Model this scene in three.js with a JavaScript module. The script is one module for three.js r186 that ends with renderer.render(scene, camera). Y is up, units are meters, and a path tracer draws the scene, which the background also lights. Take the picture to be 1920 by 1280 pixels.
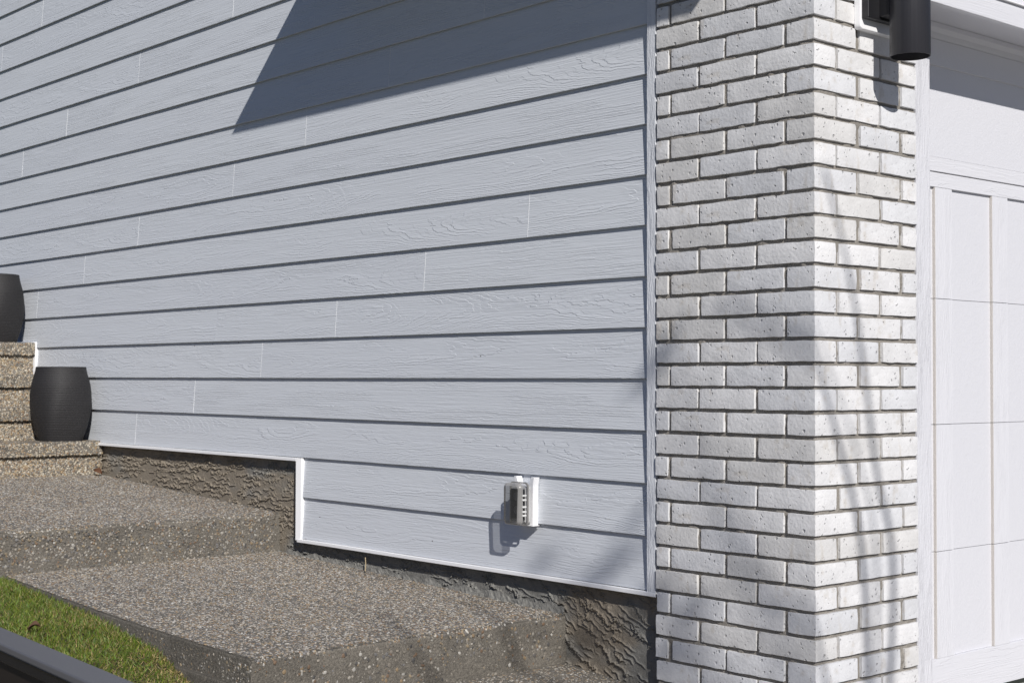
import * as THREE from 'three';
import { RoundedBoxGeometry } from 'three/addons/geometries/RoundedBoxGeometry.js';
import { mergeGeometries, mergeVertices, toCreasedNormals } from 'three/addons/utils/BufferGeometryUtils.js';

// ---------------------------------------------------------------- camera, sky, sun, exposure
const scene = new THREE.Scene();
const camera = new THREE.PerspectiveCamera(26.06, 1024 / 682, 0.1, 1500);
camera.position.set(3.5387, -0.0005, 3.7322);
{
  const yaw = -0.84969, pitch = 0.02549, roll = 0.00253;
  const dir = new THREE.Vector3(Math.sin(yaw) * Math.cos(pitch), Math.sin(pitch), -Math.cos(yaw) * Math.cos(pitch));
  const right = new THREE.Vector3(Math.cos(yaw), 0, Math.sin(yaw));
  const up = new THREE.Vector3().crossVectors(right, dir);
  const r2 = right.clone().multiplyScalar(Math.cos(roll)).addScaledVector(up, Math.sin(roll));
  camera.up.copy(new THREE.Vector3().crossVectors(r2, dir));
  camera.lookAt(camera.position.clone().add(dir));
}
camera.focus = 4.6;
camera.userData.fStop = 11;
scene.add(camera);

// sun: light travels along -(SA, SB, 1)
const SA = 1.85, SB = 1.45;
const SUN = new THREE.Vector3(SA, SB, 1).normalize();
{ // clear blue sky: pale horizon, deeper zenith, brighter air round the sun
  const w = 512, h = 256, data = new Float32Array(w * h * 4);
  for (let j = 0; j < h; j++) {
    const el = ((j + 0.5) / h - 0.5) * Math.PI;
    for (let i = 0; i < w; i++) {
      const az = ((i + 0.5) / w - 0.5) * 2 * Math.PI;
      const d = new THREE.Vector3(Math.cos(el) * Math.cos(az), Math.sin(el), Math.cos(el) * Math.sin(az));
      const s = Math.max(0, Math.sin(el)), k = Math.pow(1 - s, 3.2), c = d.dot(SUN);
      const glow = 0.3 * Math.pow(Math.max(0, c), 24) + 0.05 * Math.pow(Math.max(0, c), 4);
      const q = (j * w + i) * 4;
      data[q] = 0.030 + 0.105 * k + glow; data[q + 1] = 0.068 + 0.12 * k + glow * 0.97; data[q + 2] = 0.18 + 0.12 * k + glow * 0.9; data[q + 3] = 1;
    }
  }
  const sky = new THREE.DataTexture(data, w, h, THREE.RGBAFormat, THREE.FloatType);
  sky.mapping = THREE.EquirectangularReflectionMapping; sky.magFilter = THREE.LinearFilter; sky.needsUpdate = true;
  scene.background = sky; scene.environment = sky;
}
const sun = new THREE.DirectionalLight(new THREE.Color(1.0, 0.965, 0.925), 4.5);
sun.position.copy(SUN).multiplyScalar(20); sun.target.position.set(-1, 0, 0);
sun.castShadow = true; sun.shadow.mapSize.set(4096, 4096); sun.shadow.radius = 1;
Object.assign(sun.shadow.camera, { left: -8, right: 8, top: 8, bottom: -8, near: 1, far: 45 });
scene.add(sun, sun.target);

const renderer = new THREE.WebGLRenderer({ antialias: true });
renderer.setSize(1024, 682);
renderer.shadowMap.enabled = true;
renderer.toneMapping = THREE.LinearToneMapping;
renderer.toneMappingExposure = 1.0;

// ---------------------------------------------------------------- helpers
function rng(seed) { let a = seed >>> 0; return () => { a = (a + 0x6D2B79F5) >>> 0; let t = Math.imul(a ^ (a >>> 15), 1 | a); t = (t + Math.imul(t ^ (t >>> 7), 61 | t)) ^ t; return ((t ^ (t >>> 14)) >>> 0) / 4294967296; }; }
const R = rng(20240);
const rr = (a, b, r = R) => a + (b - a) * r();
const lerp = (a, b, t) => a + (b - a) * t, clamp = (x, a, b) => Math.min(b, Math.max(a, x)), fract = (x) => x - Math.floor(x);
const smooth = (a, b, x) => { const t = clamp((x - a) / (b - a), 0, 1); return t * t * (3 - 2 * t); };
function h2(x, y, s = 0) { let n = Math.imul(x, 374761393) ^ Math.imul(y, 668265263) ^ Math.imul(s + 11, 974711); n = Math.imul(n ^ (n >>> 13), 1274126177); n ^= n >>> 16; return (n >>> 0) / 4294967296; }
function vn(x, y, s = 0, px = 0, py = 0) { // value noise 0..1, tiling with period px, py when given
  let xi = Math.floor(x), yi = Math.floor(y); const fx = x - xi, fy = y - yi, u = fx * fx * (3 - 2 * fx), v = fy * fy * (3 - 2 * fy);
  let x1 = xi + 1, y1 = yi + 1;
  if (px) { xi = ((xi % px) + px) % px; x1 = ((x1 % px) + px) % px; }
  if (py) { yi = ((yi % py) + py) % py; y1 = ((y1 % py) + py) % py; }
  return lerp(lerp(h2(xi, yi, s), h2(x1, yi, s), u), lerp(h2(xi, y1, s), h2(x1, y1, s), u), v);
}
function fbm(x, y, s = 0, oct = 4, px = 0, py = 0) { let a = 0.5, t = 0, n = 0; for (let i = 0; i < oct; i++) { t += a * vn(x, y, s + i * 17, px, py); n += a; x *= 2; y *= 2; px *= 2; py *= 2; a *= 0.5; } return t / n; }
function tex(w, h, fn, { srgb = false, gray = true } = {}) { // fn(i, j) -> value 0..1 or [r, g, b] 0..1
  const d = new Uint8Array(w * h * 4);
  for (let j = 0; j < h; j++) for (let i = 0; i < w; i++) {
    const v = fn(i, j), q = (j * w + i) * 4;
    if (gray) { d[q] = d[q + 1] = d[q + 2] = clamp(v, 0, 1) * 255; } else { d[q] = clamp(v[0], 0, 1) * 255; d[q + 1] = clamp(v[1], 0, 1) * 255; d[q + 2] = clamp(v[2], 0, 1) * 255; }
    d[q + 3] = 255;
  }
  const t = new THREE.DataTexture(d, w, h, THREE.RGBAFormat);
  t.wrapS = t.wrapT = THREE.RepeatWrapping; t.magFilter = THREE.LinearFilter; t.minFilter = THREE.LinearMipmapLinearFilter; t.generateMipmaps = true;
  if (srgb) t.colorSpace = THREE.SRGBColorSpace;
  t.needsUpdate = true; return t;
}
const lin = (r, g, b) => new THREE.Color().setRGB(r, g, b);
const mat = (color, roughness = 0.7, extra = {}) => new THREE.MeshStandardMaterial({ color, roughness, ...extra });
const used = {};
function numbered(name) { const n = used[name] = (used[name] ?? -1) + 1; return n ? `${name}_${String(n).padStart(3, '0')}` : name; }
function shade(o) { o.traverse((m) => { if (m.isMesh) { m.castShadow = true; m.receiveShadow = true; } }); return o; }
function thing(name, label, category, [x, y, z] = [0, 0, 0], group) {
  const o = new THREE.Group(); o.name = numbered(name); o.position.set(x, y, z); o.userData = { label, category }; if (group) o.userData.group = group; scene.add(o); return o;
}
function part(name, geo, m, parent, label) { const o = new THREE.Mesh(geo, m); o.name = name; if (label) o.userData.label = label; parent.add(o); return o; }
function structure(name, geo, m) { const o = new THREE.Mesh(geo, m); o.name = name; o.userData = { kind: 'structure' }; scene.add(o); return o; }
function box(x0, x1, y0, y1, z0, z1, bevel = 0) { // an axis-aligned box with uv in metres
  const w = x1 - x0, h = y1 - y0, d = z1 - z0;
  const g = bevel ? new RoundedBoxGeometry(w, h, d, 2, bevel) : new THREE.BoxGeometry(w, h, d);
  g.translate((x0 + x1) / 2, (y0 + y1) / 2, (z0 + z1) / 2); return uvBox(g);
}
function uvBox(g, ou = 0, ov = 0) { // box-projected uv in metres
  const p = g.attributes.position, n = g.attributes.normal, uv = new Float32Array(p.count * 2);
  for (let i = 0; i < p.count; i++) {
    const ax = Math.abs(n.getX(i)), ay = Math.abs(n.getY(i)), az = Math.abs(n.getZ(i)), x = p.getX(i), y = p.getY(i), z = p.getZ(i);
    const [u, v] = az >= ax && az >= ay ? [x, y] : ax >= ay ? [z, y] : [x, z];
    uv[2 * i] = u + ou; uv[2 * i + 1] = v + ov;
  }
  g.setAttribute('uv', new THREE.BufferAttribute(uv, 2)); return g;
}
const rep = (t, u, v) => { const c = t.clone(); c.repeat.set(u, v); c.needsUpdate = true; return c; };

// ---------------------------------------------------------------- textures
// embossed cedar grain: eight board patterns stacked, each 3.66 m x 0.21 m
const BL = 3.66, BH = 0.21, NS = 8;
const sidingBump = (() => {
  const W = 2048, H = 2048, SH = H / NS;
  return tex(W, H, (i, j) => {
    const s = Math.floor(j / SH), X = i / W * BL, Y = (j % SH) / SH * BH, sd = s * 91;
    const plain = s === 2 || s === 5;
    const yc = 0.1 + 0.06 * (vn(X * 0.55, 3, sd) - 0.5) + 0.03 * (vn(X * 2.2, 7, sd) - 0.5);
    const dy = Y - yc, wob = 1.5 * (vn(X * 5, Y * 26, sd + 1) - 0.5) + 0.8 * (vn(X * 17, Y * 80, sd + 2) - 0.5) + 0.35 * (vn(X * 60, Y * 240, sd + 3) - 0.5);
    let f = plain ? Y * 105 + 4 * vn(X * 0.8, Y * 5, sd + 4) + wob * 0.9
      : 900 * dy * dy * (1 + 0.6 * (vn(X * 0.9, 1, sd + 5) - 0.5)) + 20 * vn(X * 0.75, 2, sd + 6) + 5 * vn(X * 2.1, 5, sd + 9) + wob;
    const ring = Math.floor(f), g = f - ring;
    const amp = (0.35 + 0.65 * h2(ring, s, 5)) * smooth(0.16, 0.62, vn(X * 4.5, Y * 28, sd + 7));
    const saw = g * amp;                                        // slow rise, sharp drop at each ring
    const fibre = vn(X * 26, Y * 620, sd + 8) * 0.2 + vn(X * 5, Y * 270, sd + 12) * 0.26;
    return 0.12 + 0.55 * saw + fibre * 0.8;
  });
})();
// rough-sawn trim, grain along v (1 m x 0.25 m of board)
const trimBump = tex(256, 1024, (i, j) => {
  const X = i / 256 * 0.25, Y = j / 1024, f = X * 160 + 5 * fbm(X * 16, Y * 4, 3, 3, 4, 4) + 1.2 * fbm(X * 80, Y * 16, 8, 2, 20, 16);
  return 0.4 * fract(f) * smooth(0.3, 0.7, vn(X * 48, Y * 8, 5, 12, 8)) + 0.45 * fbm(X * 320, Y * 32, 6, 3, 80, 32) + 0.2 * fbm(X * 400, Y * 300, 9, 2, 100, 300);
});
// fine orange-peel paint
const paintBump = tex(512, 512, (i, j) => 0.6 * fbm(i / 8, j / 8, 2, 3, 64, 64) + 0.4 * fbm(i / 64, j / 64, 5, 3, 8, 8));
// coarse wear: gentle mottling of paint
// brick: pits, sand grain, smudges (0.5 m x 0.5 m)
const pits = []; { const r = rng(77); for (let k = 0; k < 560; k++) pits.push([r(), r(), Math.pow(r(), 5) * 0.005 + 0.0009, r() * 3.14, 0.4 + 0.6 * r(), 0.5 + r()]); }
const pitField = (() => {
  const N = 1024, f = new Float32Array(N * N).fill(0);
  for (const [u, v, r, a, st, dp] of pits) {
    const R0 = Math.ceil(r / 0.5 * N * 2) + 2, cx = u * N, cy = v * N, ca = Math.cos(a), sa = Math.sin(a);
    for (let y = -R0; y <= R0; y++) for (let x = -R0; x <= R0; x++) {
      const wob = 1 + 0.5 * (vn((cx + x) / 5, (cy + y) / 5, 3) - 0.5), dx = (ca * x + sa * y) / N * 0.5 / r / wob, dy = (-sa * x + ca * y) / N * 0.5 / (r * st) / wob, d = Math.hypot(dx, dy);
      if (d < 1) { const q = (((cy + y) | 0) + N) % N * N + (((cx + x) | 0) + N) % N; f[q] = Math.max(f[q], dp * smooth(1, 0.45, d)); }
    }
  }
  return f;
})();
const brickBump = tex(1024, 1024, (i, j) => 0.72 - 0.5 * pitField[j * 1024 + i] + 0.16 * (fbm(i / 16, j / 16, 4, 4, 64, 64) - 0.5) + 0.24 * (fbm(i / 128, j / 64, 14, 3, 8, 16) - 0.5));
const brickMap = tex(1024, 1024, (i, j) => {
  const a = fbm(i / 128, j / 128, 21, 5, 8, 8), b = smooth(0.62, 0.85, fbm(i / 64, j / 85.33, 31, 5, 16, 12)), c = fbm(i / 6, j / 6, 41, 2, 171, 171);
  const v = 0.9 + 0.1 * (a - 0.5) + 0.05 * (c - 0.5) - 0.045 * b - 0.1 * Math.min(1, pitField[j * 1024 + i]);
  return [v, v - 0.012 * b, v - 0.03 * b];
}, { srgb: true, gray: false });
const grit = tex(512, 512, (i, j) => 0.5 * fbm(i / 4, j / 4, 51, 3, 128, 128) + 0.5 * fbm(i / 21.333, j / 21.333, 52, 4, 24, 24));
// cement between the pebbles (1 m x 1 m), with darker damp marks
const cementMap = tex(1024, 1024, (i, j) => {
  const a = fbm(i / 128, j / 128, 61, 5, 8, 8), b = fbm(i / 5.12, j / 5.12, 62, 2, 200, 200), c = fbm(i / 2.56, j / 2.56, 63, 1, 400, 400);
  const v = 0.44 + 0.16 * (a - 0.5) + 0.14 * (b - 0.5) + 0.12 * (c - 0.5);
  return [v, v * 0.955, v * 0.88];
}, { srgb: true, gray: false });

// ---------------------------------------------------------------- materials
const SID = [0.635, 0.662, 0.702];
const sidingMats = [0, 1, 2, 3].map((k) => mat(lin(SID[0] * (1 + (k - 1.5) * 0.008), SID[1] * (1 + (k - 1.5) * 0.008), SID[2] * (1 + (k - 1.5) * 0.006)), 0.62, { bumpMap: sidingBump, bumpScale: 0.0026 }));
const caulk = mat(lin(0.78, 0.79, 0.8), 0.6);
const trimGrey = mat(lin(0.69, 0.71, 0.75), 0.6, { bumpMap: rep(trimBump, 4, 1), bumpScale: 0.0034 });
const trimWhite = mat(lin(0.645, 0.647, 0.68), 0.55, { bumpMap: rep(trimBump, 4, 1), bumpScale: 0.0042 });
const stileWhite = mat(lin(0.665, 0.667, 0.70), 0.55, { bumpMap: rep(trimBump, 4, 1), bumpScale: 0.0022 });
const grainWhite = mat(lin(0.645, 0.647, 0.68), 0.6, { bumpMap: rep(sidingBump, 1 / 3.66, 1 / (BH * NS)), bumpScale: 0.0014 });
const smoothWhite = mat(lin(0.645, 0.647, 0.68), 0.5, { bumpMap: rep(paintBump, 4, 4), bumpScale: 0.0012 });
const flashWhite = mat(lin(0.86, 0.86, 0.87), 0.4);
const edgeGrey = mat(lin(0.56, 0.53, 0.50), 0.9, { bumpMap: rep(grit, 8, 8), bumpScale: 0.002 });
const sheathing = mat(lin(0.3, 0.28, 0.25), 0.9);
const brickMats = [[0.87, 0.866, 0.87], [0.825, 0.83, 0.85], [0.90, 0.895, 0.898], [0.80, 0.79, 0.778], [0.79, 0.797, 0.82]].map((c) => mat(lin(...c), 0.8, { map: rep(brickMap, 2, 2), bumpMap: rep(brickBump, 2, 2), bumpScale: 0.006 }));
const mortarMat = mat(lin(0.29, 0.268, 0.238), 0.95, { bumpMap: rep(grit, 6, 6), bumpScale: 0.006 });
const pargeMat = new THREE.MeshStandardMaterial({ color: 0xffffff, vertexColors: true, roughness: 0.95, bumpMap: rep(grit, 7, 7), bumpScale: 0.003 });
const cementMat = mat(lin(0.95, 0.95, 0.95), 0.92, { map: cementMap, bumpMap: rep(grit, 5, 5), bumpScale: 0.006 });
const pebbleMat = mat(lin(1, 1, 1), 0.6);
const black = mat(lin(0.014, 0.014, 0.016), 0.42);
const blackSatin = mat(lin(0.026, 0.026, 0.032), 0.42, { bumpMap: rep(paintBump, 6, 6), bumpScale: 0.0003 });
const potMat = mat(lin(0.018, 0.017, 0.018), 0.68, { bumpMap: rep(grit, 3, 3), bumpScale: 0.0015 });

// ---------------------------------------------------------------- ground
const YA = (x) => -0.807 - 0.03003 * (x + 2.376), YB = (x) => -0.628 - 0.0473 * (x + 2.378), YC = (x) => -1.042 - 0.084 * clamp(x + 0.445, 0, 1.3);
{
  const g = new THREE.PlaneGeometry(900, 900, 8, 8); g.rotateX(-Math.PI / 2); g.translate(0, -1.25, 0);
  structure('ground', g, mat(lin(0.075, 0.09, 0.04), 0.95));
  const sheet = (x0, x1, z0, z1, name, m) => { const d = new THREE.PlaneGeometry(x1 - x0, z1 - z0, 40, 60); d.rotateX(-Math.PI / 2); d.translate((x0 + x1) / 2, 0, (z0 + z1) / 2);
  const p = d.attributes.position; for (let i = 0; i < p.count; i++) p.setY(i, YC(p.getX(i)) );
  d.computeVertexNormals(); uvBox(d); structure(name, d, m); };
  sheet(-0.45, 0.28, -0.3, 1.285, 'walkway', mat(lin(0.8, 0.8, 0.8), 0.92, { map: cementMap, bumpMap: rep(grit, 5, 5), bumpScale: 0.004 }));
  sheet(0.3, 11, -9, 9, 'driveway', mat(lin(0.36, 0.345, 0.32), 0.92, { bumpMap: rep(grit, 5, 5), bumpScale: 0.004 }));
}
const lawnY = (x, z) => {
  const pts = [[-6, -0.66], [-2.2, -0.835], [-1.35, -0.875], [-0.95, -0.925], [-0.75, -0.995], [-0.3, -1.07], [0.6, -1.12], [9, -1.14]];
  let y = pts[0][1]; for (let i = 0; i < pts.length - 1; i++) if (x >= pts[i][0]) y = lerp(pts[i][1], pts[i + 1][1], clamp((x - pts[i][0]) / (pts[i + 1][0] - pts[i][0]), 0, 1));
  return y - 0.02 * (z - 1.3) + 0.012 * (fbm(x * 5, z * 5, 71, 3) - 0.5);
};
{
  const g = new THREE.PlaneGeometry(7, 3.4, 140, 70); g.rotateX(-Math.PI / 2); g.translate(-2.9, 0, 3.0);
  const p = g.attributes.position; for (let i = 0; i < p.count; i++) p.setY(i, lawnY(p.getX(i), p.getZ(i)));
  g.computeVertexNormals(); uvBox(g);
  structure('lawn_soil', g, mat(lin(0.10, 0.085, 0.05), 0.95, { bumpMap: rep(grit, 6, 6), bumpScale: 0.01 }));
}

// ---------------------------------------------------------------- siding wall
const XL = -6.6;
const wall = thing('siding_wall', 'light grey horizontal lap siding wall with embossed wood grain', 'siding wall');
part('sheathing', mergeGeometries([box(XL, 0.05, 0.25, 2.12, -0.2, -0.03), box(XL, -1.95, 2.12, 2.75, -0.2, -0.03), box(-5.08, 0.05, -0.345, 0.25, -0.2, -0.03), box(-2.15, 0.05, -0.72, -0.345, -0.2, -0.03)]), sheathing, wall);
const ADJ = { 7: -5, 6: -2, 5: 0, 4: 2.4, 3: 3.2, 2: 3.8, 1: 3.8, 0: 2.4, '-1': 0, '-2': -4, '-3': -7, '-4': -17 };
const EXPO = 0.178, lapY = (k) => EXPO * k + (ADJ[k] ?? (k > 7 ? -3 : 0)) / 1000;
const TILT = 0.0118 / EXPO;
function plankGeo(x0, x1, k, yb, strip, u0, len = BL) {
  const yN = lapY(k), yT = lapY(k + 1) + 0.028, th = 0.0078, seg = Math.max(2, Math.round((x1 - x0) / 0.28)), pos = [], uv = [], idx = [];
  const wav = (x) => 0.0011 * (vn(x * 1.7, k * 3.1, 90) - 0.5) + 0.0007 * (vn(x * 5, k * 3.1, 92) - 0.5), wy = (x) => 0.0016 * (vn(x * 0.9, k * 7.7, 91) - 0.5);
  const c = 0.0008;
  // profile round the section: front top, front bottom above chamfer, bottom front, bottom back, back top
  const prof = (x) => {
    const b = yb + wy(x), w = wav(x), zf = (y) => -(y - yN) * TILT + w * clamp(1 - (y - b) / 0.15, 0, 1);
    return [[yT, zf(yT)], [b + c, zf(b + c)], [b, zf(b) - c], [b, zf(b) - th], [yT, zf(yT) - th]];
  };
  const strips = [[0, 1], [1, 2], [2, 3], [3, 4], [4, 0]];
  for (const [a, b] of strips) {
    const base = pos.length / 3;
    for (let i = 0; i <= seg; i++) {
      const x = lerp(x0, x1, i / seg), P = prof(x);
      for (const q of [a, b]) { pos.push(x, P[q][0], P[q][1]); uv.push(u0 + (x - x0) / Math.max(BL, len), (strip + clamp((P[q][0] - yN) / BH, 0.004, 0.996)) / NS); }
      if (i < seg) { const n = base + i * 2; idx.push(n, n + 1, n + 2, n + 1, n + 3, n + 2); }
    }
  }
  for (const [x, flip] of [[x0, 0], [x1, 1]]) { // end caps
    const base = pos.length / 3; for (const [y, z] of prof(x)) { pos.push(x, y, z); uv.push(0, (strip + 0.5) / NS); }
    for (let i = 1; i < 4; i++) flip ? idx.push(base, base + i + 1, base + i) : idx.push(base, base + i, base + i + 1);
  }
  const g = new THREE.BufferGeometry(); g.setAttribute('position', new THREE.Float32BufferAttribute(pos, 3)); g.setAttribute('uv', new THREE.Float32BufferAttribute(uv, 2)); g.setIndex(idx);
  return toCreasedNormals(g, 0.5);
}
const JOINTS = { 14: [-3.3], 13: [-4.1], 12: [-5.05], 11: [-5.66], 10: [-2.8], 9: [-3.79, -0.14], 8: [-4.69, -0.88], 7: [-5.32, -1.51], 6: [-2.15], 5: [-2.79], 4: [-3.78], 3: [-4.44, -0.62], 2: [-5.08, -1.26], 1: [-1.9], 0: [-2.52], '-1': [-3.16], '-2': [-3.79], '-3': [], '-4': [] };
{
  let last = -1;
  for (let k = -4; k <= 14; k++) {
    const xl = k <= -3 ? -2.152 : k <= 0 ? -5.075 : XL, xr = k >= 11 ? -1.95 : 0.0095;
    const cuts = [xl, ...[...JOINTS[k]].sort((a, b) => a - b), xr];
    for (let i = 0; i < cuts.length - 1; i++) {
      const a = cuts[i] + (i ? 0.0008 : 0), b = cuts[i + 1] - (i < cuts.length - 2 ? 0.0008 : 0), len = Math.min(1, (b - a) / BL);
      let st; do st = Math.floor(R() * NS); while (st === last); last = st;
      const u0 = R() * (1 - len), m = sidingMats[Math.floor(R() * 4)];
      let g;
      if (k === 1 && i === 0) g = mergeGeometries([plankGeo(a, -5.09, 1, 0.222, st, u0), plankGeo(-5.09, b, 1, lapY(1), st, u0 + (-5.09 - a) / BL)]);
      else g = plankGeo(a, b, k, lapY(k), st, u0, b - a);
      const pl = part('plank', g, m, wall);
      if (i < cuts.length - 2) { // painted caulk bead in the butt joint
        const x = cuts[i + 1], y0 = lapY(k) + 0.001, y1 = lapY(k + 1) - 0.001, hgt = y1 - y0;
        const c = box(-0.0011, 0.0011, -hgt / 2, hgt / 2, -0.002, 0.0006); c.rotateX(-Math.atan(TILT)); c.translate(x, (y0 + y1) / 2, -(y0 + y1) / 2 * TILT + lapY(k) * TILT);
        part('caulk_joint', c, caulk, pl);
      }
    }
  }
  // corner board beside the brick
  part('corner_board', box(0.0115, 0.053, -0.734, 2.1, -0.03, 0.0105, 0.002), trimGrey, wall);
  // white drip flashing along the stepped lower edge
  const flash = (x0, x1, y, sag) => { // bent sheet: short drip lip, slightly wavy
    const n = Math.max(6, Math.round((x1 - x0) / 0.12)), prof = [[0.011, -0.03], [0.0125, 0.004], [0.0105, 0.0125], [-0.0015, 0.0135], [-0.003, 0.0115], [0.008, 0.003], [0.006, -0.03]], pos = [], idx = [];
    for (let i = 0; i <= n; i++) { const x = lerp(x0, x1, i / n), w = 0.0022 * (vn(x * 3.1, y * 10, 95) - 0.5), wz = 0.003 * (vn(x * 2.3, y * 10, 96) - 0.5) + sag; for (const [a, b] of prof) pos.push(x, y + a + w, b + (b > 0 ? wz : 0)); }
    const m = prof.length; for (let i = 0; i < n; i++) for (let j = 0; j < m; j++) { const a = i * m + j, b = i * m + (j + 1) % m; idx.push(a, a + m, b, b, a + m, b + m); }
    for (const e of [0, n * m]) for (let j = 1; j < m - 1; j++) idx.push(e, e + j, e + j + 1);
    const g = new THREE.BufferGeometry(); g.setAttribute('position', new THREE.Float32BufferAttribute(pos, 3)); g.setIndex(idx); return toCreasedNormals(g, 0.4);
  };
  part('drip_flashing', flash(-2.178, 0.056, -0.7435, 0), flashWhite, wall);
  part('drip_flashing', flash(-5.07, -2.192, -0.3745, 0), flashWhite, wall);
  part('drip_flashing', flash(XL, -5.1, 0.206, 0), flashWhite, wall);
  const vflash = (x, y0, y1) => { const s = new THREE.Shape([[-0.018, -0.02], [-0.018, 0.0125], [-0.015, 0.0145], [0.016, 0.0062], [0.0175, 0.004], [0.0175, -0.02]].map((v) => new THREE.Vector2(...v))); const g = new THREE.ExtrudeGeometry(s, { depth: y1 - y0, bevelEnabled: false }); g.rotateX(-Math.PI / 2); g.scale(1, 1, -1); g.translate(x, y0, 0); const q = g.index ? g.toNonIndexed() : g; const p = q.attributes.position.array; for (let i = 0; i < p.length; i += 9) for (let c = 0; c < 3; c++) { const t = p[i + 3 + c]; p[i + 3 + c] = p[i + 6 + c]; p[i + 6 + c] = t; } q.computeVertexNormals(); return q; };
  part('side_flashing', vflash(-2.171, -0.737, -0.3635), flashWhite, wall);
  part('side_flashing', vflash(-5.092, 0.01, 0.2165), flashWhite, wall);
}

// ---------------------------------------------------------------- foundation with torn parging
const found = thing('foundation_wall', 'rough grey brown parged foundation strip below the siding', 'foundation');
part('concrete_core', mergeGeometries([box(-4.6, 0.05, -1.3, -0.76, -0.3, -0.045), box(-4.6, -2.2, -0.76, -0.39, -0.3, -0.045)]), sheathing, found);
function parge(x0, x1, y0, y1, cell, seed, cut) {
  const nx = Math.round((x1 - x0) / cell), ny = Math.round((y1 - y0) / cell), pos = [], col = [], uv = [], idx = [];
  for (let j = 0; j <= ny; j++) for (let i = 0; i <= nx; i++) {
    const x = lerp(x0, x1, i / nx), y = lerp(y0, y1, j / ny);
    const diag = smooth(-1.3, -0.3, x);                             // tool marks lie flat on the left, slant on the right
    const u0 = Math.max(0, x + 0.95), sh = 0.6 * (u0 < 0.6 ? u0 * u0 / 1.2 : u0 - 0.3);
    const yy = y + sh + 0.011 * (vn(x * 20, y * 22, seed) - 0.5) * 2 + 0.009 * (vn(x * 58, y * 30, seed + 1) - 0.5) * 2 + 0.009 * (vn(x * 130, y * 90, seed + 2) - 0.5) * 2 + 0.005 * (vn(x * 260, y * 200, seed + 12) - 0.5) * 2;
    const f = yy * lerp(36, 27, diag) + 0.9 * vn(x * 6, y * 10, seed + 3), ring = Math.floor(f), s = f - ring;
    const on = smooth(lerp(0.40, 0.52, diag), lerp(0.47, 0.6, diag), vn(x * 11 + ring * 7.3, ring * 3.7, seed + 4));
    const ridge = on * (0.45 + 0.55 * h2(ring, Math.floor(x * 9), seed)) * (s < 0.1 ? 0.8 + 2 * s : Math.exp(-(s - 0.1) * 11)) * 0.0092;
    const f2 = (y + sh * 0.8 + 0.012 * (vn(x * 48, y * 48, seed + 8) - 0.5) * 2) * 44, s2 = fract(f2), on2 = smooth(0.55, 0.66, vn(x * 17 + Math.floor(f2) * 3.1, Math.floor(f2) * 1.7, seed + 9));
    const z = ridge + on2 * (s2 < 0.12 ? 1 : Math.exp(-(s2 - 0.12) * 10)) * 0.005 + 0.006 * (fbm(x * 5, y * 8, seed + 5, 3) - 0.5) + 0.0012 * (vn(x * 120, y * 120, seed + 6) - 0.5);
    pos.push(x, y, -0.026 + z); uv.push(x, y);
    const grey = smooth(0.38, 0.6, fbm(x * 3.2, y * 6, seed + 7, 4) + (x > -2.18 ? lerp(0.34, 0.06, smooth(-1.2, -0.1, x)) : -0.22 + 0.35 * smooth(-2.45, -2.2, x))), t = 0.92 + 0.22 * (fbm(x * 30, y * 30, seed + 11, 3) - 0.5);
    col.push(lerp(0.27, 0.225, grey) * t, lerp(0.231, 0.22, grey) * t, lerp(0.18, 0.203, grey) * t);
  }
  for (let j = 0; j < ny; j++) for (let i = 0; i < nx; i++) { const a = j * (nx + 1) + i; if (cut && cut(pos[3 * a], pos[3 * a + 1])) continue; idx.push(a, a + 1, a + nx + 2, a, a + nx + 2, a + nx + 1); }
  const g = new THREE.BufferGeometry(); g.setAttribute('position', new THREE.Float32BufferAttribute(pos, 3)); g.setAttribute('color', new THREE.Float32BufferAttribute(col, 3)); g.setAttribute('uv', new THREE.Float32BufferAttribute(uv, 2)); g.setIndex(idx); g.computeVertexNormals(); return g;
}
part('parging', parge(-4.3, -2.17, -0.86, -0.372, 0.0018, 101, (x, y) => y < YB(x) - 0.06 && x < -2.5), pargeMat, found, 'tan parging with torn horizontal ridges');
part('parging', parge(-2.172, 0.07, -1.14, -0.744, 0.0018, 201, (x, y) => y < YA(x) - 0.05 && x < -0.6), pargeMat, found, 'grey brown parging with slanting torn ridges');
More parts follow.
